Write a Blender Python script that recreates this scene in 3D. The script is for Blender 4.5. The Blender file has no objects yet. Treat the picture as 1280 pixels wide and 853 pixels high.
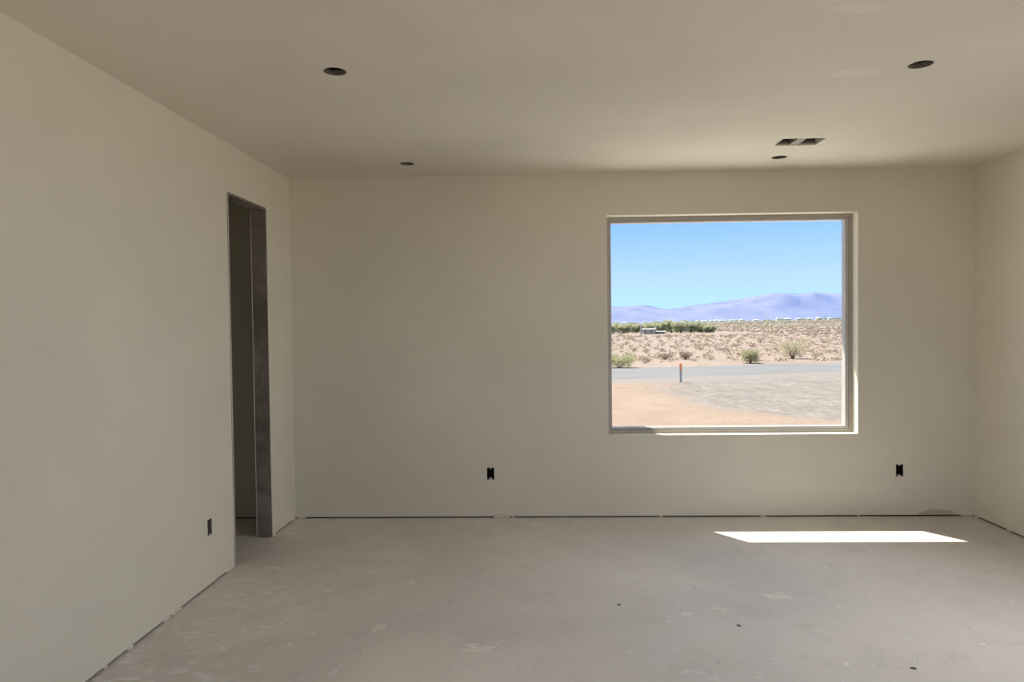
import bpy, bmesh, math, random
from mathutils import Vector, Matrix, noise as mnoise
random.seed(7)
sc = bpy.context.scene
col = sc.collection

# ------------------------------------------------------------------ measures (metres)
D = 4.867          # inner face of the window wall
H = 2.461          # ceiling height
YR = -4.0          # rear wall
CAM = Vector((0, 0, 1.39))
GZ = -0.55         # desert level below the slab
def xl(y): return -1.7287 + (y - D) * 0.01533      # inner face of the left wall
def xr(y): return 3.1085 + (y - D) * 0.01093       # inner face of the right wall

# ------------------------------------------------------------------ object helpers
def tag(o, label=None, cat=None, group=None, kind=None):
    if label: o['label'] = label
    if cat: o['category'] = cat
    if group: o['group'] = group
    if kind: o['kind'] = kind
    return o
def link(name, me, mat=None, parent=None, loc=None):
    o = bpy.data.objects.new(name, me); col.objects.link(o)
    if mat is not None: me.materials.append(mat)
    if parent is not None: o.parent = parent
    if loc is not None: o.location = loc
    return o
def empty(name, loc, rot=(0, 0, 0)):
    o = bpy.data.objects.new(name, None); col.objects.link(o)
    o.location = loc; o.rotation_euler = rot; o.empty_display_size = .1
    return o
def copy_tree(o, parent=None):
    c = o.copy(); col.objects.link(c)
    if parent is not None: c.parent = parent
    for ch in list(o.children): copy_tree(ch, c)
    return c
class MB:
    """collects polygons and builds one mesh"""
    def __init__(s): s.v = []; s.f = []
    def quad(s, *p):
        n = len(s.v); s.v += [tuple(q) for q in p]; s.f.append(tuple(range(n, n + len(p))))
    def box(s, x0, y0, z0, x1, y1, z1):
        n = len(s.v)
        s.v += [(x0,y0,z0),(x1,y0,z0),(x1,y1,z0),(x0,y1,z0),(x0,y0,z1),(x1,y0,z1),(x1,y1,z1),(x0,y1,z1)]
        for f in ((0,3,2,1),(4,5,6,7),(0,1,5,4),(1,2,6,5),(2,3,7,6),(3,0,4,7)): s.f.append(tuple(n + i for i in f))
    def tube(s, pts, rads, n=6):
        rings = []
        for i, p in enumerate(pts):
            p = Vector(p)
            d = (Vector(pts[min(i+1, len(pts)-1)]) - Vector(pts[max(i-1, 0)])).normalized()
            a = d.orthogonal().normalized(); b = d.cross(a)
            k = len(s.v)
            for j in range(n):
                t = 2*math.pi*j/n
                s.v.append(tuple(p + (a*math.cos(t) + b*math.sin(t)) * rads[i]))
            rings.append(k)
        for i in range(len(rings)-1):
            for j in range(n):
                s.f.append((rings[i]+j, rings[i]+(j+1) % n, rings[i+1]+(j+1) % n, rings[i+1]+j))
        s.f.append(tuple(rings[0]+j for j in reversed(range(n)))); s.f.append(tuple(rings[-1]+j for j in range(n)))
    def mesh(s, name, merge=True, smooth=False, recalc=True):
        me = bpy.data.meshes.new(name); me.from_pydata(s.v, [], s.f)
        bm = bmesh.new(); bm.from_mesh(me)
        if merge: bmesh.ops.remove_doubles(bm, verts=bm.verts, dist=1e-5)
        if recalc: bmesh.ops.recalc_face_normals(bm, faces=bm.faces)
        if smooth:
            for f in bm.faces: f.smooth = True
        bm.to_mesh(me); bm.free(); me.update(); return me
    def build(s, name, mat=None, parent=None, loc=None, **k): return link(name, s.mesh(name, **k), mat, parent, loc)
def bevel(o, w, seg=2):
    m = o.modifiers.new('bevel', 'BEVEL'); m.width = w; m.segments = seg; m.limit_method = 'ANGLE'

def slab(fn, u0, u1, v0, v1, w1, rects=(), circs=()):
    """a panel seen from w=0 and w1 thick, with rectangular and round holes; fn(u,v,w) gives the point"""
    mb = MB()
    boxes = [(a, b, c, d, None) for a, b, c, d in rects] + [(x-r*1.4, x+r*1.4, y-r*1.4, y+r*1.4, (x, y, r)) for x, y, r in circs]
    us = sorted({u0, u1} | {b[0] for b in boxes} | {b[1] for b in boxes})
    vs = sorted({v0, v1} | {b[2] for b in boxes} | {b[3] for b in boxes})
    us = [u for u in us if u0 <= u <= u1]; vs = [v for v in vs if v0 <= v <= v1]
    def inside(u, v):
        return any(b[0] < u < b[1] and b[2] < v < b[3] for b in boxes)
    for i in range(len(us)-1):
        for j in range(len(vs)-1):
            a, b, c, d = us[i], us[i+1], vs[j], vs[j+1]
            if inside((a+b)/2, (c+d)/2): continue
            for w in (0, w1): mb.quad(fn(a,c,w), fn(b,c,w), fn(b,d,w), fn(a,d,w))
    for a, b, c, d, circ in boxes:
        c = max(c, v0)
        if circ is None:
            loop = [(a,c),(b,c),(b,d),(a,d)]
            for k in range(4):
                p, q = loop[k], loop[(k+1) % 4]
                if p[1] == v0 and q[1] == v0: continue
                mb.quad(fn(*p,0), fn(*q,0), fn(*q,w1), fn(*p,w1))
        else:
            x, y, r = circ; N = 40
            usub = [u for u in us if a <= u <= b]; vsub = [v for v in vs if c <= v <= d]
            def edge(t):
                cx, cy = math.cos(t), math.sin(t); s_ = 1.4*r/max(abs(cx), abs(cy)); return (x+cx*s_, y+cy*s_)
            for k in range(N):
                t0, t1 = 2*math.pi*(k-.5+0)/N, 2*math.pi*(k+.5)/N
                t0 += 0; p0, p1 = (x+r*math.cos(t0), y+r*math.sin(t0)), (x+r*math.cos(t1), y+r*math.sin(t1))
                q0, q1 = edge(t0), edge(t1)
                corner = None
                for ct in (math.pi/4, 3*math.pi/4, 5*math.pi/4, 7*math.pi/4):
                    if t0 < ct - 1e-6 < t1 - 1e-9 and ct + 1e-6 < t1: corner = edge(ct)
                for w in (0, w1):
                    pts = [fn(*p0,w), fn(*q0,w)] + ([fn(*corner,w)] if corner else []) + [fn(*q1,w), fn(*p1,w)]
                    mb.quad(*pts)
                mb.quad(fn(*p0,0), fn(*p1,0), fn(*p1,w1), fn(*p0,w1))
    # outer rim
    for (p, q) in (((u0,v0),(u1,v0)),((u1,v0),(u1,v1)),((u1,v1),(u0,v1)),((u0,v1),(u0,v0))):
        if p[1] == v0 == q[1]:
            cuts = sorted([(b[0], b[1]) for b in boxes if b[2] <= v0])
            x = u0
            for a, b in cuts + [(u1, u1)]:
                if a > x: mb.quad(fn(x,v0,0), fn(a,v0,0), fn(a,v0,w1), fn(x,v0,w1))
                x = b
        else:
            mb.quad(fn(*p,0), fn(*q,0), fn(*q,w1), fn(*p,w1))
    return mb

# ------------------------------------------------------------------ materials
def new_mat(name):
    m = bpy.data.materials.new(name); m.use_nodes = True
    nt = m.node_tree; b = nt.nodes['Principled BSDF']
    return m, nt, b
class N:
    def __init__(s, nt): s.nt = nt
    def node(s, t, **k):
        n = s.nt.nodes.new(t)
        for a, b in k.items(): setattr(n, a, b)
        return n
    def link(s, a, b): s.nt.links.new(a, b)
    def inp(s, n, i, v):
        if v is None: return
        if isinstance(v, bpy.types.NodeSocket): s.link(v, n.inputs[i])
        else: n.inputs[i].default_value = v
    def coord(s, scale=(1,1,1), loc=(0,0,0), rot=(0,0,0), which='Object'):
        t = s.node('ShaderNodeTexCoord'); m = s.node('ShaderNodeMapping')
        m.inputs['Scale'].default_value = scale; m.inputs['Location'].default_value = loc; m.inputs['Rotation'].default_value = rot
        s.link(t.outputs[which], m.inputs['Vector']); return m.outputs[0]
    def noise(s, vec, scale, detail=4, rough=.55, dist=0):
        n = s.node('ShaderNodeTexNoise'); s.inp(n, 'Vector', vec)
        n.inputs['Scale'].default_value = scale; n.inputs['Detail'].default_value = detail
        n.inputs['Roughness'].default_value = rough; n.inputs['Distortion'].default_value = dist
        return n.outputs[0]
    def math(s, op, a, b=None, c=None, clamp=False):
        n = s.node('ShaderNodeMath', operation=op, use_clamp=clamp)
        s.inp(n, 0, a); s.inp(n, 1, b); s.inp(n, 2, c); return n.outputs[0]
    def step(s, v, a, b, lo=0., hi=1.):
        n = s.node('ShaderNodeMapRange', interpolation_type='SMOOTHSTEP')
        s.inp(n, 0, v); s.inp(n, 1, a); s.inp(n, 2, b); s.inp(n, 3, lo); s.inp(n, 4, hi); return n.outputs[0]
    def mix(s, f, a, b, mode='MIX'):
        n = s.node('ShaderNodeMix', data_type='RGBA', blend_type=mode)
        s.inp(n, 0, f)
        for i, v in ((6, a), (7, b)):
            if isinstance(v, bpy.types.NodeSocket): s.link(v, n.inputs[i])
            else: n.inputs[i].default_value = (*v, 1) if len(v) == 3 else v
        return n.outputs[2]
    def xyz(s, vec):
        n = s.node('ShaderNodeSeparateXYZ'); s.link(vec, n.inputs[0]); return n.outputs
    def bump(s, h, strength=.2, dist=.01):
        n = s.node('ShaderNodeBump'); n.inputs['Strength'].default_value = strength; n.inputs['Distance'].default_value = dist
        s.link(h, n.inputs['Height']); return n.outputs[0]
def setp(nt, b, colr=None, rough=None, normal=None, metal=None, spec=None):
    n = N(nt)
    if colr is not None:
        if isinstance(colr, bpy.types.NodeSocket): n.link(colr, b.inputs['Base Color'])
        else: b.inputs['Base Color'].default_value = (*colr, 1)
    if rough is not None: n.inp(b, 'Roughness', rough)
    if metal is not None: b.inputs['Metallic'].default_value = metal
    if spec is not None: b.inputs['Specular IOR Level'].default_value = spec
    if normal is not None: n.link(normal, b.inputs['Normal'])
def simple(name, c, rough=.7, var=.12, scale=20, metal=0, spec=.3, bump=.1, which='Object'):
    m, nt, b = new_mat(name); n = N(nt)
    f = n.noise(n.coord(which=which), scale, 4)
    lo = tuple(x*(1-var) for x in c); hi = tuple(min(1, x*(1+var)) for x in c)
    setp(nt, b, n.mix(n.step(f, .3, .7), lo, hi), rough, n.bump(f, bump, .004), metal, spec)
    return m

PAINT = (.735, .695, .585)
def paint_mat(name, c, patches=(), base_smears=(), gain=1):
    """flat paint over hand-finished drywall; patches: ellipses (x,y,rx,ry) of brighter touch-up on the ceiling"""
    m, nt, b = new_mat(name); n = N(nt)
    co = n.coord()
    f1 = n.noise(co, .9, 3); f2 = n.noise(co, 5, 4); f3 = n.noise(co, 160, 3)
    c0 = tuple(x*.96 for x in c); c1 = tuple(x*1.03 for x in c)
    k = n.mix(n.step(f1, .35, .65), c0, c1)
    k = n.mix(n.math('MULTIPLY', n.step(f2, .45, .75), .25), k, tuple(x*1.05 for x in c))
    for (x, y, rx, ry, st, cc) in patches:
        p = n.coord(loc=(-x/rx, -y/ry, 0), scale=(1/rx, 1/ry, 0))
        ln = n.node('ShaderNodeVectorMath', operation='LENGTH'); n.link(p, ln.inputs[0])
        w = n.math('ADD', ln.outputs['Value'], n.math('MULTIPLY', n.math('SUBTRACT', n.noise(co, 9, 3), .5), 1.2))
        k = n.mix(n.math('MULTIPLY', n.step(w, 1.1, .6), st), k, cc)
    for (x, z, rx, rz, st, cc) in base_smears:
        p = n.coord(loc=(-x/rx, 0, -z/rz), scale=(1/rx, 0, 1/rz))
        ln = n.node('ShaderNodeVectorMath', operation='LENGTH'); n.link(p, ln.inputs[0])
        w = n.math('ADD', ln.outputs['Value'], n.math('MULTIPLY', n.math('SUBTRACT', n.noise(co, 14, 3), .5), .9))
        k = n.mix(n.math('MULTIPLY', n.step(w, 1.05, .85), st), k, cc)
    h = n.math('ADD', n.math('MULTIPLY', f3, .35), n.math('MULTIPLY', f2, .65))
    setp(nt, b, k, .85, n.bump(h, .10, .004), spec=.15)
    return m
M = {}
M['wall'] = paint_mat('wall_paint', PAINT)
M['wall_back'] = paint_mat('wall_paint_window_side', PAINT, base_smears=[(2.86, .0, .15, .05, .75, (.48,.43,.36)), (-.23, .0, .07, .028, .7, (.48,.43,.36))])
M['ceiling'] = paint_mat('ceiling_paint', (.765, .715, .61), patches=[(1.12, 2.39, .11, .045, .55, (.90,.84,.75)), (1.405, 3.0, .11, .06, .5, (.90,.83,.72))])
M['mud'] = simple('joint_compound', (.72, .66, .57), .9, .08, 30)
M['splat'] = simple('dried_plaster', (.79, .75, .685), .9, .06, 40)
M['plate'] = simple('bottom_plate_dark', (.05, .038, .028), .9, .3, 30)  # near-black wood, the shade of the gap deepened in its colour
M['vinyl'] = simple('taupe_vinyl', (.44, .405, .36), .45, .03, 12, spec=.4, bump=.02)
M['bead'] = simple('pale_vinyl', (.46, .435, .40), .4, .03, 12, spec=.4, bump=.02)
M['galv'] = simple('galvanized_steel', (.30, .27, .23), .55, .25, 60, metal=.3, spec=.4)
M['flange'] = simple('lit_flange', (.62, .58, .50), .6, .1, 40)  # paler than the other vent metal, its lit look put into the colour
M['duct'] = simple('dark_duct', (.15, .12, .095), .7, .3, 40)  # darker than the strap and flange metal
M['cansteel'] = simple('can_steel', (.17, .145, .115), .6, .2, 60, metal=.2)
M['cancollar'] = simple('collar_steel', (.235, .205, .165), .6, .2, 60, metal=.1)
M['candark'] = simple('can_inner_shade', (.03, .026, .02), .7, .2, 40)  # black above the collar stands in for shade deep in the can
M['boxblack'] = simple('black_box_plastic', (.022, .02, .018), .6, .25, 40)
M['boxgrey'] = simple('grey_box_plastic', (.20, .19, .17), .6, .2, 40)
M['wire'] = simple('wire_jacket', (.28, .27, .24), .6, .1, 60)
M['splinter'] = simple('dark_wood_chip', (.05, .035, .03), .9, .3, 200)
M['stucco'] = simple('exterior_stucco', (.42, .37, .31), .95, .1, 40, bump=.4)
M['bounce'] = simple('bounce_white', (.82, .79, .72), .9, .05, 3)
M['roofing'] = simple('roofing', (.3, .26, .22), .95, .1, 20)

# jamb: raw, dirty drywall compound
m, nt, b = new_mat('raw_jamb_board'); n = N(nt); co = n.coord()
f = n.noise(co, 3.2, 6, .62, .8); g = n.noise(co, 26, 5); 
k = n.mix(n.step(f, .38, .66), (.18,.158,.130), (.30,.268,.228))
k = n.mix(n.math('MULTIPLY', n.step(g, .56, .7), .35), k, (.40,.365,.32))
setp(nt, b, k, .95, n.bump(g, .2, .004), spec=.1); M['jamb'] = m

# concrete slab with construction dust
m, nt, b = new_mat('dusty_concrete'); n = N(nt); co = n.coord()
big = n.noise(co, .75, 4, .5, .4); mid = n.noise(co, 4.5, 6, .6, .6); fin = n.noise(co, 70, 5, .7)
streak = n.noise(n.coord(scale=(1, 1.7, 1), rot=(0, 0, .5)), 7.5, 7, .68, 1.1)
k = n.mix(n.step(big, .35, .66), (0.622,0.587,0.560), (0.752,0.703,0.647))
k = n.mix(n.math('MULTIPLY', n.step(mid, .52, .72), .42), k, (0.529,0.505,0.487))
k = n.mix(n.math('MULTIPLY', n.step(fin, .35, .75), .30), k, (0.798,0.751,0.692))
xx = n.xyz(co)
# drywall dust trodden in along the left wall and in patches across the room
near_left = n.step(n.math('ADD', xx[0], n.math('MULTIPLY', n.noise(co, 2, 3), .7)), -.35, -1.2)
k = n.mix(n.math('MULTIPLY', n.math('MULTIPLY', n.step(streak, .50, .66), near_left), .70), k, (0.850,0.850,0.850))
k = n.mix(n.math('MULTIPLY', n.step(streak, .60, .70), .60), k, (0.850,0.850,0.850))
patch = n.noise(co, 17, 5, .62, .5)
k = n.mix(n.math('MULTIPLY', n.math('MULTIPLY', n.step(patch, .64, .70), n.step(mid, .42, .6)), .75), k, (0.850,0.850,0.850))
k = n.mix(n.math('MULTIPLY', n.step(n.noise(n.coord(loc=(3.1,7.7,0)), 21, 5, .65, .8), .68, .74), .55), k, (0.400,0.375,0.355))
rg = n.step(mid, .3, .7, .52, .72)
setp(nt, b, k, rg, n.bump(n.math('ADD', n.math('MULTIPLY', fin, .3), mid), .12, .006), spec=.42); M['concrete'] = m

# window glass: lightly tinted solar-control glass
m = bpy.data.materials.new('solar_glass'); m.use_nodes = True; nt = m.node_tree; nt.nodes.clear(); n = N(nt)
TINT = (.945, .95, .945)
tr = n.node('ShaderNodeBsdfTransparent'); tr.inputs[0].default_value = (*TINT, 1)
gl = n.node('ShaderNodeBsdfGlossy'); gl.inputs['Roughness'].default_value = .0; gl.inputs[0].default_value = (.9,.9,.9,1)
lw = n.node('ShaderNodeLayerWeight'); lw.inputs[0].default_value = .5
fr = n.node('ShaderNodeMath', operation='MULTIPLY_ADD'); n.link(n.math('POWER', lw.outputs['Facing'], 5), fr.inputs[0]); fr.inputs[1].default_value = .9; fr.inputs[2].default_value = .0012
mx = n.node('ShaderNodeMixShader'); out = n.node('ShaderNodeOutputMaterial')
n.link(fr.outputs[0], mx.inputs[0]); n.link(tr.outputs[0], mx.inputs[1]); n.link(gl.outputs[0], mx.inputs[2]); n.link(mx.outputs[0], out.inputs[0])
M['glass'] = m

# desert: peach sand, a fan of grey gravel this side of the road, paler flats beyond
m, nt, b = new_mat('desert_soil'); n = N(nt); co = n.coord(); p = n.xyz(co)
wob = n.math('MULTIPLY', n.math('SUBTRACT', n.noise(co, .45, 5, .6), .5), 5.)
sand_n = n.noise(co, .9, 6, .65); fine = n.noise(co, 5.5, 6, .72); rough_ = n.noise(n.coord(scale=(1, .45, 1)), 2.6, 6, .7)
sand = n.mix(n.step(sand_n, .35, .68), (0.246,0.172,0.121), (0.272,0.199,0.145))
sand = n.mix(n.math('MULTIPLY', n.step(fine, .50, .66), .60), sand, (0.186,0.137,0.104))
grav = n.mix(n.step(rough_, .35, .66), (0.179,0.146,0.121), (0.234,0.199,0.164))
grav = n.mix(n.math('MULTIPLY', n.step(fine, .48, .62), .75), grav, (0.137,0.116,0.101))
# boundary of the gravel fan
lim = n.math('ADD', 3.7, n.math('MAXIMUM', n.math('MULTIPLY', n.math('SUBTRACT', 15.6, p[1]), 1.15), 0))
gm = n.step(n.math('ADD', n.math('SUBTRACT', p[0], lim), wob), -.6, .8)
ym = n.step(n.math('ADD', p[1], n.math('MULTIPLY', wob, .5)), 12.2, 13.6)
near = n.mix(n.math('MULTIPLY', gm, ym), sand, grav)
verge = n.step(n.math('ADD', n.math('SUBTRACT', n.math('SUBTRACT', p[1], n.math('MULTIPLY', p[0], .31)), 20.9), n.math('MULTIPLY', wob, .45)), -.8, .9)
near = n.mix(n.math('MULTIPLY', verge, .85), near, (0.207,0.179,0.153))
farn = n.noise(co, .22, 6, .68); farf = n.noise(n.coord(scale=(1, .35, 1)), .8, 6, .7)
far = n.mix(n.step(farn, .35, .68), (0.259,0.193,0.146), (0.224,0.172,0.134))
far = n.mix(n.math('MULTIPLY', n.step(farf, .54, .68), .55), far, (0.156,0.123,0.095))
vfar = n.mix(n.step(n.noise(n.coord(scale=(1, .12, 1)), .03, 5), .4, .65), (0.186,0.156,0.114), (0.156,0.142,0.101))
far = n.mix(n.step(p[1], 140, 520), far, vfar)
beyond = n.step(n.math('SUBTRACT', p[1], n.math('MULTIPLY', p[0], .31)), 27.5, 28.8)
k = n.mix(beyond, near, far)
setp(nt, b, k, .95, n.bump(n.math('ADD', fine, rough_), .5, .05), spec=.1); M['desert'] = m

m, nt, b = new_mat('graded_road'); n = N(nt)
a = n.noise(n.coord(scale=(.25, 2.2, 1), rot=(0, 0, -.30)), 1.4, 5, .6); g = n.noise(n.coord(), 14, 5, .7)
k = n.mix(n.step(a, .36, .64), (0.148,0.139,0.130), (0.180,0.167,0.155))
k = n.mix(n.math('MULTIPLY', n.step(g, .5, .7), .3), k, (0.196,0.179,0.164))
setp(nt, b, k, .9, n.bump(g, .3, .02), spec=.15); M['road'] = m
M['rock'] = simple('mountain_rock', (.12, .11, .105), .95, .3, .004, bump=0)

def leaf_mat(name, c, var=.35):
    m, nt, b = new_mat(name); n = N(nt)
    f = n.noise(n.coord(), 9, 3)
    k = n.mix(n.step(f, .3, .7), tuple(x*(1-var) for x in c), tuple(x*(1+var) for x in c))
    setp(nt, b, k, .8, spec=.15)
    tl = n.node('ShaderNodeBsdfTranslucent'); n.link(k, tl.inputs[0]); mx = n.node('ShaderNodeMixShader'); mx.inputs[0].default_value = .5
    n.link(b.outputs[0], mx.inputs[1]); n.link(tl.outputs[0], mx.inputs[2]); n.link(mx.outputs[0], nt.nodes['Material Output'].inputs[0]); return m
M['creosote'] = leaf_mat('creosote_leaf', (.44,.41,.235))
M['creosote_dry'] = leaf_mat('pale_creosote_leaf', (.50,.44,.29))
M['mesquite'] = leaf_mat('mesquite_leaf', (.42,.42,.25))
M['mesquite_pale'] = leaf_mat('pale_mesquite_leaf', (.47,.46,.29))
M['dry'] = leaf_mat('dry_scrub', (.33,.245,.175))
M['dry_grey'] = leaf_mat('grey_scrub', (.36,.29,.205))
M['stem'] = simple('grey_stem', (0.120,0.090,0.068), .9, .2, 30)
M['postgrey'] = simple('weathered_post', (.34,.31,.285), .85, .12, 30)
M['postorange'] = simple('orange_post_top', (.74,.24,.10), .6, .06, 30)
M['white_house'] = simple('white_siding', (0.600,0.600,0.585), .7, .04, .3)
M['tan_house'] = simple('tan_stucco', (0.465,0.375,0.300), .8, .06, .3)
M['pink_house'] = simple('pinkish_stucco', (0.450,0.345,0.323), .8, .06, .3)
M['grey_roof'] = simple('grey_roof', (0.255,0.240,0.232), .8, .06, .3)
M['dark_pane'] = simple('dark_pane', (.05, .05, .055), .3, .05, 2)

# ------------------------------------------------------------------ room shell
CANS = [(-.812, 2.855), (1.643, 2.925), (-.808, 4.489), (1.624, 4.503)]
CR = .048
VENT = (1.486, 1.736, 4.052, 4.206)
WIN = (.543, 2.303, .591, 2.160)
DOOR = (3.890, 4.435, 0.0, 2.169)
BOX_W, BOX_H = .052, .088
fl = MB(); fl.box(-3.4, YR-.2, -.62, 3.5, D+.2, 0); floor = tag(fl.build('floor', M['concrete']), kind='structure')
ceil = slab(lambda u, v, w: (u, v, H+w), -3.4, 3.5, YR-.15, D+.15, .013, rects=[VENT], circs=[(x, y, CR) for x, y in CANS]).build('ceiling', M['ceiling'])
tag(ceil, kind='structure')
GAP = .011
OUT_BACK = [(-.306, .321), (2.594, .3275)]
rects = [WIN] + [(x-BOX_W/2, x+BOX_W/2, z-BOX_H/2, z+BOX_H/2) for x, z in OUT_BACK]
wb = slab(lambda u, v, w: (u, D+w, v), -3.4, 3.5, GAP, H, .18, rects=rects).build('wall_back', M['wall_back']); tag(wb, kind='structure')
OUT_LEFT = (3.600, .318)
LO = (-1.0, 1.3, GAP, 2.15)     # unseen opening added in the left wall to let fill light in
wl = slab(lambda u, v, w: (xl(u)-w, u, v), YR, D, GAP, H, .10,
          rects=[(DOOR[0], DOOR[1], GAP, DOOR[3]), (OUT_LEFT[0]-BOX_W/2, OUT_LEFT[0]+BOX_W/2, OUT_LEFT[1]-BOX_H/2, OUT_LEFT[1]+BOX_H/2), LO]).build('wall_left', M['wall'])
tag(wl, kind='structure')
# unseen opening added in the right wall to light the left wall
RO = (0.6, 3.7, .3, 2.2)
wr = slab(lambda u, v, w: (xr(u)+w, u, v), YR, D, GAP, H, .15, rects=[RO]).build('wall_right', M['wall']); tag(wr, kind='structure')
PO = (-1.1, 2.5, GAP, 2.2)  # unseen rear opening added to let light in
wq = slab(lambda u, v, w: (u, YR-w, v), -3.4, 3.5, GAP, H, .15, rects=[PO]).build('wall_rear', M['wall']); tag(wq, kind='structure')
# bottom plates set back behind the drywall leave a dark gap above the slab
def plate(parent, fn, u0, u1, w1, skip=()):
    mb = MB(); x = u0
    for a, b in list(skip) + [(u1, u1)]:
        if a > x:
            c = [fn(x,0,.012), fn(a,0,.012), fn(a,0,w1), fn(x,0,w1)]; t = [(p[0],p[1],.02) for p in c]
            mb.quad(*c); mb.quad(*t)
            for k in range(4): mb.quad(c[k], c[(k+1)%4], t[(k+1)%4], t[k])
        x = b
    return mb.build('bottom_plate', M['plate'], parent)
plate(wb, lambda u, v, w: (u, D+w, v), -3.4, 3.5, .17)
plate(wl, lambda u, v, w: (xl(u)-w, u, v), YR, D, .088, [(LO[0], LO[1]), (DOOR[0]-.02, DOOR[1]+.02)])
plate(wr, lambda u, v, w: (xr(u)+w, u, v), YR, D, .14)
# smears of compound that close the gap here and there
def lump(parent, fn, u0, u1, h, proud, seed):
    rnd = random.Random(seed); mb = MB(); n_ = max(6, int((u1-u0)/.012)); prev = None
    for i in range(n_+1):
        t = i/n_; u = u0+(u1-u0)*t; e = math.sin(math.pi*t)**.35
        hh = h*e*(.75+.5*rnd.random()) + .002; pr = proud*e*(.7+.6*rnd.random())
        ring = [fn(u,0,.013), fn(u,0,-pr), fn(u,hh*.5,-pr*.8), fn(u,hh,-.0006), fn(u,hh,.013)]
        if prev:
            for k in range(4): mb.quad(prev[k], ring[k], ring[k+1], prev[k+1])
        prev = ring
    return mb.build('compound_lump', M['mud'], parent, recalc=True, smooth=True)
fb = lambda u, v, w: (u, D+w, v)
fll = lambda u, v, w: (xl(u)-w, u, v)
frr = lambda u, v, w: (xr(u)+w, u, v)
for i, (a, b, h) in enumerate([(-1.725,-1.66,.016),(-.288,-.17,.02),(-.155,-.14,.012),(.9,.925,.012),(1.62,1.66,.013),(2.30,2.315,.012),(3.02,3.108,.016)]): lump(wb, fb, a, b, h, .004, i)
for i, (a, b, h) in enumerate([(2.86,2.90,.014),(3.14,3.20,.018),(3.215,3.30,.017),(3.79,3.885,.015),(4.445,4.50,.015),(4.80,4.86,.014),(2.50,2.53,.012),(2.70,2.72,.012)]): lump(wl, fll, a, b, h, .004, i+20)
for i, (a, b, h) in enumerate([(4.82,4.866,.014),(4.50,4.53,.014),(4.28,4.36,.012),(3.9,3.95,.014)]): lump(wr, frr, a, b, h, .004, i+40)
# closet behind the doorway
mb = MB(); mb.box(-3.3, 3.2, 0, -3.2, D, H); tag(mb.build('wall_closet_left', M['wall']), kind='structure')
mb = MB(); mb.box(-3.3, 3.1, 0, xl(3.2)-.1, 3.2, H); tag(mb.build('wall_closet_near', M['wall']), kind='structure')
# doorway lining: raw jambs and head standing a little off the slab
t = empty('door_1', (xl(4.16)-.05, 4.16, 0)); tag(t, kind='structure')
def jamb(y0, y1, z0, z1, name):
    mb = MB(); e = .0015
    c = [(xl(y0)+e-.0, y0), (xl(y1)+e, y1), (xl(y1)-.1-e, y1), (xl(y0)-.1-e, y0)]
    lo = [(x-t.location.x, y-t.location.y, z0) for x, y in c]; hi = [(x, y, z1) for (x, y, _) in lo]
    mb.quad(*lo); mb.quad(*hi)
    for k in range(4): mb.quad(lo[k], lo[(k+1)%4], hi[(k+1)%4], hi[k])
    o = mb.build(name, M['jamb'], t); bevel(o, .002, 2); return o
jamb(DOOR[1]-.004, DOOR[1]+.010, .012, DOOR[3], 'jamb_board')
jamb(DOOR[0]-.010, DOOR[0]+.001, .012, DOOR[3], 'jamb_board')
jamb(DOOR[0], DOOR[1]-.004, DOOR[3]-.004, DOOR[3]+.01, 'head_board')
# pale corner beads where the lining meets the room face
def bead(pts, name='corner_bead', mat='mud'):
    mb = MB(); mb.tube([(x-t.location.x, y-t.location.y, z) for x, y, z in pts], [.0045]*len(pts), 8); return mb.build(name, M[mat], t, smooth=True)
bead([(xl(DOOR[1])+.0005, DOOR[1]+.001, .012), (xl(DOOR[1])+.0005, DOOR[1]+.001, DOOR[3])])
bead([(xl(DOOR[1])-.1005, DOOR[1]-.001, .012), (xl(DOOR[1])-.1005, DOOR[1]-.001, DOOR[3])])
bead([(xl(DOOR[0])+.0005, DOOR[0]-.001, .012), (xl(DOOR[0])+.0005, DOOR[0]-.001, DOOR[3])])

# dried drops of plaster on the slab
SPLATS = [(-0.722,3.091,.026,.042),(-0.24,2.89,.076,.057),(-1.182,3.163,.034,.046),(-1.151,2.877,.024,.031),(-0.675,3.621,.039,.046),(-0.98,3.211,.016,.023),(-1.083,3.83,.032,.039),(-1.062,3.219,.035,.019),(-1.139,3.309,.036,.03),(-0.589,3.071,.029,.021),(-0.507,3.402,.024,.03),(-0.05,3.294,.031,.032),(-0.79,2.734,.026,.027),(-0.922,3.792,.109,.025),(-1.305,3.398,.082,.042),(-1.416,3.491,.051,.034),(-1.088,3.533,.06,.028),(0.108,3.898,.028,.026),(0.481,3.675,.039,.023),(0.291,3.608,.038,.028),(0.251,3.31,.031,.023),(0.72,3.237,.023,.023),(0.898,3.291,.054,.029),(0.845,3.577,.029,.044),(0.878,2.667,.028,.026),(1.857,3.231,.022,.03),(1.706,3.103,.021,.019),(1.699,3.032,.024,.022),(1.974,3.103,.018,.019),(1.919,2.918,.033,.034),(1.552,2.782,.019,.03),(1.355,2.831,.016,.019),(1.259,2.764,.016,.018),(1.318,3.223,.015,.019),(1.502,3.31,.042,.02),(1.485,3.426,.032,.027),(1.778,3.55,.025,.036),(1.678,3.436,.036,.028),(1.227,3.451,.072,.053),(1.53,4.011,.037,.043),(2.228,3.954,.041,.03),(1.619,2.839,.02,.024),(2.327,3.358,.023,.023),(1.996,3.765,.026,.027)]
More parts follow.
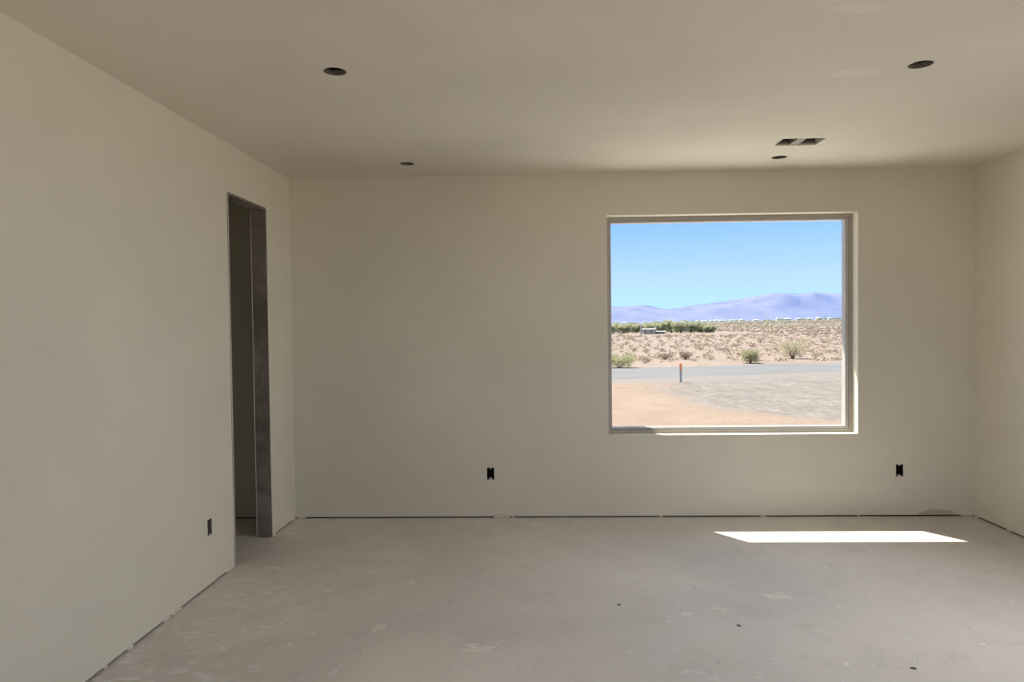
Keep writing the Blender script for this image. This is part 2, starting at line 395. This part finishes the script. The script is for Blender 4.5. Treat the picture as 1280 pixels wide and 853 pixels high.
for i, (x, y, rx, ry) in enumerate(SPLATS):
    rnd = random.Random(i*13+1); mb = MB()
    solid = i in (0, 18, 21, 28, 32, 25)
    blobs = [(0, 0, 1 if solid else .55)] + [] if solid else [(rnd.uniform(-.6,.6), rnd.uniform(-.6,.6), rnd.uniform(.16,.42)) for _ in range(3 + (rx > .03)*3 + (rx > .05)*6)]
    for (ox, oy, s) in blobs:
        K = 14; ph = rnd.random()*6; ring = []; top = []; zt0 = .0009+.0012*rnd.random()
        for k in range(K):
            a = 2*math.pi*k/K; r = s*(1+.28*math.sin(2*a+ph)+.18*math.sin(3*a+ph*2)+.15*(rnd.random()-.5))
            ring.append((x+rx*(ox+r*math.cos(a)), y+ry*(oy+r*math.sin(a)), .0002))
            top.append((x+rx*(ox+.7*r*math.cos(a)), y+ry*(oy+.7*r*math.sin(a)), zt0))
        for k in range(K): mb.quad(ring[k], ring[(k+1)%K], top[(k+1)%K], top[k])
        mb.quad(*top)
    mb.build('plaster_splat', M['splat'], floor, merge=False)

# ------------------------------------------------------------------ window
W = empty('window_1', ((WIN[0]+WIN[1])/2, D+.1, WIN[2])); tag(W, kind='structure')
def rel(p): return (p[0]-W.location.x, p[1]-W.location.y, p[2]-W.location.z)
def ring(profile, name, mat, closed=True):
    """profile: (inset, y) points swept round the opening with mitred corners"""
    mb = MB(); loops = []
    for i, y in profile: loops.append([rel(q) for q in ((WIN[0]+i,y,WIN[2]+i),(WIN[1]-i,y,WIN[2]+i),(WIN[1]-i,y,WIN[3]-i),(WIN[0]+i,y,WIN[3]-i))])
    L = len(loops)
    for a in range(L if closed else L-1):
        p, q = loops[a], loops[(a+1) % L]
        for k in range(4): mb.quad(p[k], p[(k+1)%4], q[(k+1)%4], q[k])
    return mb.build(name, mat, W)
fr_ = ring([(0,5.04),(0,D+.088),(.006,D+.088),(.024,D+.088),(.024,D+.098),(.0255,D+.099),(.0255,5.04)], 'frame', M['vinyl'])
bd = ring([(.0255,5.03),(.0255,D+.094),(.028,D+.0915),(.031,D+.094),(.031,D+.102),(.036,D+.104),(.040,D+.108),(.040,5.03)], 'glazing_bead', M['bead'])
mb = MB(); q0 = rel((WIN[0]+.034, D+.118, WIN[2]+.034)); q1 = rel((WIN[1]-.034, D+.124, WIN[3]-.034)); mb.box(*q0, *q1); mb.build('glass_pane', M['glass'], W)
# unseen pale slab added outside the window wall to bounce sun indoors
mb = MB(); mb.box(-5, D+.18, -.66, 8, 9.4, -.15); o = mb.build('bounce_slab', M['bounce']); tag(o, kind='structure'); bevel(o, .01)
# exterior: deep eave and an unseen wing wall added to cut the sun patch's left side
mb = MB(); mb.box(-6, YR-.9, 2.70, 8, 5.887, 2.90); tag(mb.build('roof', M['roofing']), kind='structure')
mb = MB(); mb.box(-3.4, D, H, 3.5, D+.18, 2.70); mb.box(-3.4, YR-.15, H, 3.5, YR, 2.70); mb.box(-3.4, YR, H+.013, -3.25, D, 2.70); mb.box(3.35, YR, H+.013, 3.5, D, 2.70); tag(mb.build('wall_attic', M['stucco']), kind='structure')
mb = MB(); mb.box(.30, D+.18, -.7, .548, D+.53, 2.70); tag(mb.build('wall_sun_block', M['stucco']), kind='structure')

# ------------------------------------------------------------------ electrical boxes, cans, vent
def electrical_box(loc, rotz, label, grey):
    """local frame: x along the wall, y into the wall, z up; face at y=0"""
    r = empty('electrical_box', loc, (0, 0, rotz)); tag(r, label, 'electrical box')
    w, h, d, th = BOX_W/2-.0005, BOX_H/2-.0005, .065, .002
    mb = MB()
    o_ = [(-w,-h),(w,-h),(w,h),(-w,h)]; i_ = [(-w+th,-h+th),(w-th,-h+th),(w-th,h-th),(-w+th,h-th)]
    for k in range(4):
        a, b = o_[k], o_[(k+1)%4]; c, e = i_[k], i_[(k+1)%4]
        mb.quad((a[0],.003,a[1]),(b[0],.003,b[1]),(e[0],.003,e[1]),(c[0],.003,c[1]))
        mb.quad((a[0],.003,a[1]),(b[0],.003,b[1]),(b[0],d,b[1]),(a[0],d,a[1]))
        mb.quad((c[0],.003,c[1]),(e[0],.003,e[1]),(e[0],d-th,e[1]),(c[0],d-th,c[1]))
    mb.quad(*[(a,d,b) for a,b in o_]); mb.quad(*[(a,d-th,b) for a,b in i_])
    mb.build('box_body', M['boxgrey' if grey else 'boxblack'], r, recalc=False)
    for s in (1, -1):      # screw ears, top and bottom
        mb = MB(); K = 10; e = .0075 if s > 0 else .0105; dp = .006 if s > 0 else .009; pts = [(-e, s*(h-.001))] + [(e*math.cos(math.pi*k/K), s*(h-.003-dp*math.sin(math.pi*k/K))) for k in range(K, -1, -1)] + [(e, s*(h-.001))]
        f0 = [(x, .0015, z) for x, z in pts]; f1 = [(x, .03, z) for x, z in pts]
        mb.quad(*f0); mb.quad(*f1)
        for k in range(len(pts)): mb.quad(f0[k], f0[(k+1)%len(pts)], f1[(k+1)%len(pts)], f1[k])
        mb.build('screw_ear', M['mud' if not grey else 'boxgrey'], r)
    mb = MB(); mb.tube([(-.008,.060,.03),(-.010,.045,.012),(.002,.036,-.006),(.010,.045,-.018),(.004,.058,-.026)], [.004]*5, 8); mb.build('wire', M['wire' if grey else 'boxblack'], r, smooth=True)
    return r
electrical_box((OUT_BACK[0][0], D, OUT_BACK[0][1]), 0, 'open black electrical box in the window wall left of the window', False)
electrical_box((OUT_BACK[1][0], D, OUT_BACK[1][1]), 0, 'open black electrical box low in the window wall near its right corner', False)
electrical_box((xl(OUT_LEFT[0]), OUT_LEFT[0], OUT_LEFT[1]), math.pi/2+.0153, 'open grey electrical box low in the left wall beside the doorway', True)

def can(loc, label):
    r = empty('recessed_light_can', loc); tag(r, label, 'recessed light', 'recessed light cans in the ceiling')
    mb = MB(); K = 40; R = CR-.0006; hgt = .14
    a = [(R*math.cos(2*math.pi*k/K), R*math.sin(2*math.pi*k/K)) for k in range(K)]
    zs = [.0012, .024]
    for k in range(K):
        p, q = a[k], a[(k+1)%K]
        mb.quad((*p,zs[0]),(*q,zs[0]),(*q,zs[1]),(*p,zs[1]))
    mb.build('trim_collar', M['cancollar'], r, smooth=False)
    mb = MB()
    for k in range(K):
        p, q = a[k], a[(k+1)%K]; s = .985
        mb.quad((*p,zs[1]),(*q,zs[1]),(q[0]*s,q[1]*s,zs[1]),(p[0]*s,p[1]*s,zs[1]))
        mb.quad((p[0]*s,p[1]*s,zs[1]),(q[0]*s,q[1]*s,zs[1]),(q[0]*s,q[1]*s,hgt),(p[0]*s,p[1]*s,hgt))
    mb.quad(*[(x*.985,y*.985,hgt) for x, y in a]); mb.build('can_housing', M['candark'], r)
    mb = MB(); mb.tube([(0,0,hgt-.001),(0,0,hgt-.045)], [.017,.017], 16); mb.build('lamp_socket', M['boxgrey'], r)
    for an in (.6, 3.7):
        mb = MB(); mb.box(-.006,-.002,.018,.006,.002,.05); o = mb.build('spring_clip', M['candark'], r); o.rotation_euler.z = an; o.location = (.043*math.cos(an-1.57), .043*math.sin(an-1.57), 0)
    return r
can((*CANS[0], H), 'round recessed light hole in the left of the ceiling, nearer the camera')
can((*CANS[1], H), 'round recessed light hole in the right of the ceiling, nearer the camera')
can((*CANS[2], H), 'small recessed light hole at the left, close to the window wall')
can((*CANS[3], H), 'recessed light hole just behind the rectangular ceiling vent opening')

# vent boot
vx, vy = (VENT[0]+VENT[1])/2, (VENT[2]+VENT[3])/2
r = empty('ceiling_vent_boot', (vx, vy, H)); tag(r, 'open rectangular vent cutout with a metal divider in the ceiling', 'vent')
w, d = (VENT[1]-VENT[0])/2-.0006, (VENT[3]-VENT[2])/2-.0006
mb = MB(); l0 = [(-w,-d,.012),(w,-d,.012),(w,d,.012),(-w,d,.012)]; l1 = [(x*.9,y*.96,.17) for x,y,_ in l0]
for k in range(4): mb.quad(l0[k], l0[(k+1)%4], l1[(k+1)%4], l1[k])
mb.quad(*l1); mb.build('duct_boot', M['duct'], r)
mb = MB(); mb.box(-.034,-d+.001,.006,-.028,d-.001,.05); mb.box(.012,-d+.001,.006,.018,d-.001,.05); mb.box(-.034,-d+.001,.004,.018,d-.001,.0065); mb.build('divider_strap', M['galv'], r)
mb = MB(); mb.box(w-.004,-d+.004,.002,w-.001,d-.004,.07); mb.build('side_flange', M['flange'], r)
mb = MB(); mb.box(-w+.004,d-.005,.012,w-.006,d-.002,.024); mb.build('damper_rail', M['galv'], r)

# chips of wood on the floor
for (x, y, a, L, lb) in [(1.506,2.724,-.5,.022,'dark wood chip on the concrete floor, lowest right of the three chips'),
                         (.933,3.108,-.6,.018,'dark wood chip on the floor near the middle of the room'),
                         (.416,3.338,-.3,.016,'dark wood chip on the floor, furthest left of the three chips')]:
    mb = MB(); pr = None; n_ = 5
    for i in range(n_):
        t_ = i/(n_-1); ww = .003*(.4+math.sin(math.pi*(.15+.7*t_))); u = L*(t_-.5); z = .0025*math.sin(math.pi*t_)
        rg = [(u,-ww,z+.0002),(u,ww,z+.0004),(u+.001,ww*.7,z+.003),(u-.001,-ww*.6,z+.0032)]
        if pr:
            for k in range(4): mb.quad(pr[k], pr[(k+1)%4], rg[(k+1)%4], rg[k])
        else: mb.quad(*rg)
        pr = rg
    mb.quad(*pr)
    o = mb.build('wood_chip', M['splinter'], None, (x, y, 0)); o.rotation_euler.z = a; tag(o, lb, 'wood chip', 'wood chips on the floor')

# ------------------------------------------------------------------ desert outside
def ss(a, b, x):
    t_ = min(1, max(0, (x-a)/(b-a))); return t_*t_*(3-2*t_)
def gz(x, y):
    z = GZ
    if y > 5:
        q = x/y
        z += ss(60, 500, y)*min(y, 1500)*(.0034*ss(.08, .45, q) + .0004)
        z += .05*mnoise.noise((x*.25, y*.25, 0))*ss(8, 14, y) + .16*mnoise.noise((x*.05, y*.05, 3))*ss(36, 70, y)
        z += .35*mnoise.noise((x*.012, y*.012, 9))*ss(120, 300, y)
        # low berm of sand left of the road verge
        z += .10*math.exp(-((x-3.2)**2/1.2 + (y-20.6)**2/.5))
    return z
def road_v(x, y): return y - .31*x
mb = MB(); NX, NY = 150, 190
xs = [2600*math.sinh(5.6*(i/NX*2-1))/math.sinh(5.6) + 0 for i in range(NX+1)]
ys = [-150 + 145*(j/20) for j in range(20)] + [-5+j*1.0 for j in range(10)] + [5.0*(2200/5.0)**(j/(NY-30)) for j in range(NY-29)]
for y in ys:
    for x in xs:
        X = x + max(0, y)*.28      # keep the fine columns along the line of sight
        mb.v.append((X, y, gz(X, y) if y > 5.04 else GZ-.12))
n1 = len(xs)
for j in range(len(ys)-1):
    for i in range(n1-1): mb.f.append((j*n1+i, j*n1+i+1, (j+1)*n1+i+1, (j+1)*n1+i))
ground = tag(mb.build('desert_ground', M['desert'], merge=False, smooth=True), kind='structure')
# graded road crossing the view
mb = MB(); rows = 13; cols = 220
for i in range(cols+1):
    x = -30 + 110*i/cols
    e0 = 22.6 + .22*mnoise.noise((x*.35, 0, 0)) + .12*mnoise.noise((x*1.7, 4, 0)); e1 = 28.35 + .25*mnoise.noise((x*.3, 9, 0)) + .12*mnoise.noise((x*1.4, 2, 0))
    for j in range(rows):
        t_ = j/(rows-1); y = .31*x + e0 + (e1-e0)*t_
        edge = min(t_, 1-t_)*2
        mb.v.append((x, y, gz(x, y) + .035*min(1, edge*4) - .01 + .012*mnoise.noise((x*.2, t_*9, 1))))
for i in range(cols):
    for j in range(rows-1): a = i*rows+j; mb.f.append((a, a+rows, a+rows+1, a+1))
tag(mb.build('road', M['road'], merge=False, smooth=True), kind='structure')

# mountains: a ridge 7 km off with spurs
PROF = [(-.8,.020),(-.2,.028),(.05,.0262),(.118,.0263),(.135,.0258),(.159,.0277),(.172,.0272),(.186,.0236),(.1996,.0212),(.212,.0232),(.234,.0262),(.255,.0283),(.275,.0308),(.30,.0345),(.3212,.0383),(.337,.0404),(.350,.0426),(.365,.0423),(.3902,.0416),(.400,.0424),(.4131,.0430),(.424,.0421),(.436,.0417),(.4532,.0419),(.5,.041),(.7,.033),(1.3,.03)]
def ridge(a):
    for (a0, s0), (a1, s1) in zip(PROF, PROF[1:]):
        if a0 <= a <= a1: t_ = (a-a0)/(a1-a0); t_ = t_*t_*(3-2*t_); return s0+(s1-s0)*t_
    return .03
mb = MB(); NA, NR = 420, 44
for i in range(NA+1):
    a = -.5 + 1.6*i/NA
    for j in range(NR+1):
        t_ = j/NR; y = 5200 + 3600*t_; pk = .5
        env = ss(0, 1, t_/pk) if t_ < pk else 1-.85*ss(0, 1, (t_-pk)/(1-pk))
        yp = 5200+3600*pk
        hgt = (ridge(a) - .001)*yp + 1.39
        x = a*y
        nz = mnoise.fractal((x*.0021, y*.0016, 5), 1., 2., 5)
        spur = 1 + .55*nz*(1-env)*env*2.6
        z = -20 + (hgt+20)*env*spur + (0 if abs(t_-pk) > .011 else 2.2*mnoise.noise((x*.012, 0, 2)))
        mb.v.append((x, y, z))
for i in range(NA):
    for j in range(NR): q = i*(NR+1)+j; mb.f.append((q, q+NR+1, q+NR+2, q+1))
tag(mb.build('mountains', M['rock'], merge=False, smooth=True), kind='structure')
# desert haze between the town and the mountains
hm = bpy.data.materials.new('desert_haze'); hm.use_nodes = True; nt = hm.node_tree; nt.nodes.clear(); n = N(nt)
vs_ = n.node('ShaderNodeVolumeScatter'); vs_.inputs['Color'].default_value = (.055, .135, .48, 1); vs_.inputs['Density'].default_value = 3.2e-4
out = n.node('ShaderNodeOutputMaterial'); n.link(vs_.outputs[0], out.inputs['Volume']); hm.cycles.homogeneous_volume = True
mb = MB(); mb.box(-2500, 1750, -30, 5500, 5100, 900); tag(mb.build('haze', hm), kind='stuff')

# --- plants
def leaves(mb, c, rad, n_, size, rnd, flat=.8, hollow=.35):
    for _ in range(n_):
        while True:
            p = Vector((rnd.uniform(-1,1), rnd.uniform(-1,1), rnd.uniform(-1,1)))
            if hollow < p.length < 1: break
        p = Vector((c[0]+p.x*rad[0], c[1]+p.y*rad[1], c[2]+p.z*rad[2]))
        u = Vector((rnd.gauss(0,1), rnd.gauss(0,1), rnd.gauss(0,1))).normalized(); v = u.orthogonal().normalized(); s = size*rnd.uniform(.6,1.3)
        mb.quad(p-u*s, p+v*s*.45, p+u*s, p-v*s*.45)
def bush(name, loc, w, h, seed, mat, nl, leaf, label, cat, group=None, spread=1.0, trunk='stem', crown='foliage', base=.15):
    rnd = random.Random(seed); r = empty(name, loc); tag(r, label, cat, group)
    st = MB(); fo = MB()
    nb = 13
    for k in range(nb):
        a = 2*math.pi*k/nb + rnd.uniform(-.3,.3); rr = w/2*rnd.uniform(.25,.85)*spread; top = h*rnd.uniform(.62,.95)
        tip = (rr*math.cos(a), rr*math.sin(a), top)
        st.tube([(.03*math.cos(a),.03*math.sin(a),-.05),(tip[0]*.4,tip[1]*.4,top*.5),tip], [.012*h+.006,.008*h+.004,.004], 5)
        fo_c = (tip[0], tip[1], top*rnd.uniform(.72,.98))
        leaves(fo, fo_c, (w*.19, w*.19, h*.20), nl//nb, leaf, rnd)
        mid = (tip[0]*.75, tip[1]*.75, top*.5+base*h*.5)
        leaves(fo, mid, (w*.17, w*.17, h*.2), nl//nb//2, leaf, rnd)
    for k in range(9):
        a = 2*math.pi*k/9; leaves(fo, (w*.24*math.cos(a), w*.24*math.sin(a), h*.27), (w*.2, w*.2, h*.22), nl//20, leaf, rnd)
    fo.build(crown, mat, r, merge=False, recalc=False); st.build(trunk, M['stem'], r, merge=False)
    return r
bush('creosote_bush', (3.82, 29.8, gz(3.82,29.8)), 1.5, .62, 3, M['creosote'], 1500, .035, 'low green bush across the road at the left edge of the window', 'bush')
bush('creosote_bush', (10.28, 32.25, gz(10.28,32.25)), 1.1, .66, 4, M['creosote'], 1500, .035, 'small dense green bush across the road, second from the right', 'bush')
bush('creosote_bush', (13.75, 36.3, gz(13.75,36.3)), 1.72, 1.08, 5, M['creosote_dry'], 1700, .035, 'largest green bush across the road, airy and yellowish', 'bush')
bush('dry_bush', (7.15, 36.7, gz(7.15,36.7)), 1.0, .38, 6, M['dry'], 420, .035, 'dry brown bush across the road, left one of a close pair', 'bush')
bush('dry_bush', (8.15, 36.3, gz(8.15,36.3)), .72, .42, 8, M['dry'], 380, .035, 'dry brown bush across the road, right one of a close pair', 'bush')
# mesquite trees by the shed
TR = [(14.6,128,2.0,3.4),(17.4,129,1.9,3.8),(20.2,131,1.8,3.6),(22.6,129,2.0,3.2),(24.2,128,2.4,3.3),(26.0,127,2.6,3.4),(27.9,128,2.4,3.6),(29.8,128,2.3,3.6),(31.6,127,1.9,3.8),(33.9,131,1.5,2.6)]
ORD = ['leftmost','second from the left','third from the left','fourth from the left','fifth from the left','sixth from the left','seventh from the left','eighth from the left','second from the right','rightmost']
for i, (x, y, h, w_) in enumerate(TR):
    x, y = [(x*.985, y*.985), (x*1.02, y*1.02), (x*1.052, y*1.052)][i % 3]
    bush('mesquite_tree', (x, y, gz(x,y)), w_, h, 50+i, M['mesquite' if i % 3 else 'mesquite_pale'], 900, .20, 'green desert tree in the far row below the mountains, '+ORD[i], 'tree', 'trees in the far green row', trunk='trunk', crown='crown', base=.3)
# scrub dotted over the flats
protos = []
for v in range(6):
    rnd = random.Random(900+v); mb = MB()
    for k in range(9):
        a = rnd.uniform(0, 6.28); mb.tube([(0,0,-.03),(.22*math.cos(a),.22*math.sin(a),rnd.uniform(.12,.3))], [.012,.004], 4)
    leaves(mb, (0,0,.15), (.36,.36,.16), 110, .045, rnd, hollow=.1)
    protos.append(mb.mesh('desert_scrub', merge=False, recalc=False)); protos[-1].materials.append(M['dry' if v % 3 else 'dry_grey'])
rnd = random.Random(77); cnt = 0; PUT = []
while cnt < 280:
    y = 33*(118/33)**(rnd.random()**.8); x = y*rnd.uniform(.10,.475)
    if road_v(x, y) < 29.4 or (abs(x-13.7) < 1.6 and abs(y-36.3) < 2.5) or (abs(x-10.3) < 1.2 and abs(y-32.2) < 2) or (abs(x-7.5) < 1.6 and abs(y-36.6) < 2) or (abs(x-3.8) < 1.4 and y < 32) or (13 < x < 38 and y > 106): continue
    if mnoise.noise((x*.12, y*.08, 4)) < -.18: continue
    if any((x-a)**2+(y-b)**2 < 1.35**2 for a, b in PUT): continue
    PUT.append((x, y))
    o = link('desert_scrub', protos[cnt % 6], None, None, (x, y, gz(x,y)))
    s = rnd.uniform(.35, .85)*(1+.5*ss(50,110,y)); o.scale = (s*rnd.uniform(1,1.5), s, s*rnd.uniform(.75,1.15)); o.rotation_euler.z = rnd.uniform(0,6.28)
    tag(o, 'low dry brown scrub clump dotted over the sand beyond the road', 'scrub', 'dry scrub clumps beyond the road'); cnt += 1
mb = MB()
for k in range(9000):
    y = 118*(700/118)**(rnd.random()); x = y*(rnd.uniform(.08,.49) if k < 3200 else rnd.choice((rnd.uniform(-.6,.08), rnd.uniform(.49,1.0))))
    if 9 < x < 42 and y < 148: continue
    z = gz(x,y); s = rnd.uniform(.25,.6)*(1+ss(200,600,y))
    K = 5; b0 = len(mb.v)
    for q in range(K):
        a = 2*math.pi*q/K; rr = s*rnd.uniform(.7,1.2); mb.v.append((x+rr*math.cos(a), y+rr*math.sin(a), z-.05))
    for q in range(K):
        a = 2*math.pi*(q+.5)/K; rr = s*rnd.uniform(.5,.8); mb.v.append((x+rr*math.cos(a), y+rr*math.sin(a), z+s*rnd.uniform(.22,.4)))
    mb.v.append((x,y,z+s*.5)); tp = len(mb.v)-1
    for q in range(K):
        q2 = (q+1) % K
        mb.f += [(b0+q, b0+q2, b0+K+q), (b0+q2, b0+K+q2, b0+K+q), (b0+K+q, b0+K+q2, tp)]
tag(mb.build('distant_scrub', M['dry_grey'], merge=False), 'far desert scrub thinning out towards the town below the mountains', 'scrub', kind='stuff')

mb = MB()
for k in range(3600):
    y = 33*(112/33)**(rnd.random()**.85); x = y*(rnd.uniform(.09,.485) if k < 1100 else rnd.choice((rnd.uniform(-.6,.09), rnd.uniform(.485,1.0))))
    if road_v(x, y) < 29.2 or (10 < x < 38 and y > 105) or (abs(x-13.75) < 1.3 and abs(y-36.3) < 1.3) or (abs(x-7.5) < 1.4 and abs(y-36.6) < 1.1): continue
    if any((x-a)**2+(y-b)**2 < (.95 if y < 60 else 1.3)**2 for a, b in PUT): continue
    s = rnd.uniform(.10,.26)*(1+ss(50,120,y)*.8)*(1 if k < 1100 else 1.7); z = gz(x,y); st_ = rnd.uniform(1, 2.2)
    for q in range(9):
        c = Vector((x+rnd.uniform(-1,1)*s*st_, y+rnd.uniform(-1,1)*s, z+rnd.uniform(.05,.7)*s)); u = Vector((rnd.gauss(0,1),rnd.gauss(0,1),rnd.gauss(0,.7))).normalized(); v = u.orthogonal().normalized(); l = s*.42
        mb.quad(c-u*l, c+v*l*.5, c+u*l, c-v*l*.5)
tag(mb.build('dry_grass_tufts', M['dry'], merge=False, recalc=False), 'short dry grass and twigs between the scrub clumps', 'grass', kind='stuff')

# marker post by the road
PX, PY = 4.86, 22.35
r = empty('marker_post', (PX, PY, gz(PX,PY))); tag(r, 'grey roadside marker post with an orange top', 'post')
mb = MB(); mb.box(-.038,-.012,-.1,.038,.012,.385); o = mb.build('post_shaft', M['postgrey'], r); bevel(o, .006)
mb = MB(); mb.box(-.039,-.0125,.385,.039,.0125,.60); mb.box(-.03,-.010,.60,.03,.010,.615); o = mb.build('orange_cap', M['postorange'], r); bevel(o, .006)
# wooden posts and sheds by the trees
for (x, y, h, wd, lb) in [(17.7,110.5,1.75,.28,'tall weathered wooden post left of the pale shed below the trees'), (14.7,112,.85,.22,'short pale post standing alone on the sand, far left')]:
    mb = MB(); mb.tube([(0,0,-.1),(.01,0,h*.6),(0,0,h-.08),(0,0,h)], [wd/2,wd/2,wd*.48,wd*.3], 8); o = mb.build('wooden_post', M['postgrey'], None, (x,y,gz(x,y))); tag(o, lb, 'post')
def house(loc, w_, d_, h, roof, mat, label, name='house', cat='house', group=None):
    r = empty(name, loc); tag(r, label, cat, group)
    mb = MB(); mb.box(-w_/2,-d_/2,-.3,w_/2,d_/2,h); mb.build('house_walls', mat, r)
    mb = MB(); e = .25
    a = [(-w_/2-e,-d_/2-e,h),(w_/2+e,-d_/2-e,h),(w_/2+e,d_/2+e,h),(-w_/2-e,d_/2+e,h)]
    if roof > 0:
        r0, r1 = (-w_/2-e,0,h+roof), (w_/2+e,0,h+roof)
        mb.quad(*a); mb.quad(a[0],a[1],r1,r0); mb.quad(a[2],a[3],r0,r1); mb.quad(a[3],a[0],r0); mb.quad(a[1],a[2],r1)
    else: mb.box(-w_/2-e,-d_/2-e,h,w_/2+e,d_/2+e,h+.2)
    mb.build('roof', M['white_house' if mat is M['white_house'] else 'grey_roof'], r)
    for k in (-.28, .2):
        mb = MB(); mb.box(w_*k-w_*.06,-d_/2-.03,h*.4,w_*k+w_*.06,-d_/2+.02,h*.75); mb.build('window', M['dark_pane'], r)
    return r
house((20.6,121,gz(20.6,121)), 2.1, 2, .85, .22, M['tan_house'], 'small pale tan shed in front of the far green trees', 'shed', 'shed')
house((22.9,122,gz(22.9,122)), 1.5, 1.4, .38, .16, M['pink_house'], 'low pinkish shed right of the tan shed by the trees', 'shed', 'shed')
TOWN = [(.136,1500,9,2.6,.8),(.163,1500,5,2.5,.6),(.178,1480,5,2.4,.6),(.2055,1400,7,3.2,.8),(.2420,1350,8,3.4,1),(.2515,1330,12,3.2,1),(.2625,1360,7,3.8,.8),(.269,1390,9,3.6,1.2),(.277,1360,12,3.2,1),(.2905,1340,9,3.4,1),(.297,1380,6,3.0,1),(.3045,1350,6,3.6,1),(.3265,1360,12,2.8,.8),(.3570,1380,4,4.6,1),(.3715,1340,15,3.2,.8),(.3870,1350,9,3.4,.9),(.4020,1390,5,3.0,.8),(.4150,1380,6,3.8,1),(.4320,1400,7,3.4,1)]
ORD2 = ['leftmost','second from the left','third from the left','fourth from the left','fifth from the left','sixth from the left','seventh from the left','eighth from the left','ninth from the left','tenth from the left','ninth from the right','eighth from the right','seventh from the right','sixth from the right','fifth from the right','fourth from the right','third from the right','second from the right','rightmost']
for i, (q, y, w_, h, rf) in enumerate(TOWN):
    x = q*y; house((x,y,gz(x,y)-.1), w_*.75, 7, h, rf, M['white_house'], 'tiny white house on the horizon below the mountains, '+ORD2[i], 'house', 'house', 'white houses of the far town')
rnd = random.Random(5); k = 0
far_m = []
for v in range(3):
    mb = MB(); leaves(mb, (0,0,1.7), (2.6,2.2,1.7), 260, .5, random.Random(300+v), hollow=.1); mb.tube([(0,0,-.2),(0,0,2)], [.25,.15], 6); me = mb.mesh('town_tree', merge=False, recalc=False); me.materials.append(M['mesquite']); far_m.append(me)
for k in range(40):
    q = .12 + .34*(k+rnd.random()*.8)/40; y = rnd.uniform(1310,1480); x = q*y
    o = link('town_tree', far_m[k % 3], None, None, (x,y,gz(x,y)-.3)); s = rnd.uniform(.7,1.5); o.scale = (s*rnd.uniform(1,2.2), s, s*.9)
    tag(o, 'tiny dark tree among the white houses of the far town', 'tree', 'trees of the far town')

# ------------------------------------------------------------------ light
w_ = bpy.data.worlds.new('sky'); sc.world = w_; w_.use_nodes = True; nt = w_.node_tree; n = N(nt)
tc = n.node('ShaderNodeTexCoord'); s_ = n.xyz(tc.outputs['Generated'])
rp = n.node('ShaderNodeValToRGB'); n.link(s_[2], rp.inputs[0])
el = rp.color_ramp.elements
el[0].position = 0; el[0].color = (.55,.95,1.4,1)
el[1].position = 1; el[1].color = (.85,1.15,1.6,1)
for pos, c in ((.06,(.54,.74,1.3)),(.15,(.25,.485,1.0)),(.4,(.88,1.25,1.8))):
    e = el.new(pos); e.color = (*c, 1)
bg = nt.nodes['Background']; n.link(rp.outputs[0], bg.inputs[0]); bg.inputs[1].default_value = 1.0
sun = bpy.data.lights.new('sun', 'SUN'); sun.energy = 12.3; sun.angle = .0093; sun.color = (1.0, .95, .87)
so = bpy.data.objects.new('sun', sun); col.objects.link(so)
dirv = Vector((.74, -1, -1.71)); so.rotation_euler = dirv.to_track_quat('-Z', 'Y').to_euler(); so.location = (-20, 30, 50)
# area fill lamps added in the unseen openings behind and beside the camera
def fill_lamp(name, loc, dirv, sx, sy, e, c, spread=180):
    l = bpy.data.lights.new(name, 'AREA'); l.shape = 'RECTANGLE'; l.size = sx; l.size_y = sy; l.energy = e; l.color = c; l.spread = math.radians(spread)
    o = bpy.data.objects.new(name, l); col.objects.link(o); o.location = loc; o.rotation_euler = Vector(dirv).to_track_quat('-Z', 'Z').to_euler(); return o
fill_lamp('rear_fill', (.7, YR-.1, 1.1), (0,1,-.3), 3.5, 2.1, 3, (.96,.97,1.0))
fill_lamp('left_fill', (xl(.2)-.22, .2, 1.1), (1,.15,-.3), 1.75, 1.9, 14, (1.0,.98,.96), 115)
fill_lamp('side_fill', (xr(2.5)+.22, 2.5, 1.4), (-1,0,-.4), 1.9, 1.5, 17, (.98,.98,1.0), 120)

# ------------------------------------------------------------------ camera
R_ = Vector((0.999521710847519, 0.028566725328018877, -0.011844481773481982)); U_ = Vector((0.01116407402129438, 0.02386121219416025, 0.9996529427775785)); F_ = Vector((-0.02883943473259977, 0.9993070522900651, -0.02353087859909474))
cd = bpy.data.cameras.new('camera'); co_ = bpy.data.objects.new('camera', cd); col.objects.link(co_)
co_.matrix_world = Matrix(((R_.x,U_.x,-F_.x,CAM.x),(R_.y,U_.y,-F_.y,CAM.y),(R_.z,U_.z,-F_.z,CAM.z),(0,0,0,1)))
cd.sensor_fit = 'HORIZONTAL'; cd.sensor_width = 36; cd.lens = 36*850/1280; cd.clip_start = .05; cd.clip_end = 30000
sc.camera = co_

vs = sc.view_settings; vs.view_transform = 'Standard'; vs.look = 'None'; vs.exposure = 0; vs.gamma = 1; vs.use_curve_mapping = False
cy = sc.cycles; cy.use_denoising = True; cy.max_bounces = 10; cy.diffuse_bounces = 6; cy.glossy_bounces = 3; cy.transparent_max_bounces = 16; cy.volume_bounces = 0
cy.sample_clamp_indirect = 6; cy.caustics_reflective = False; cy.caustics_refractive = False
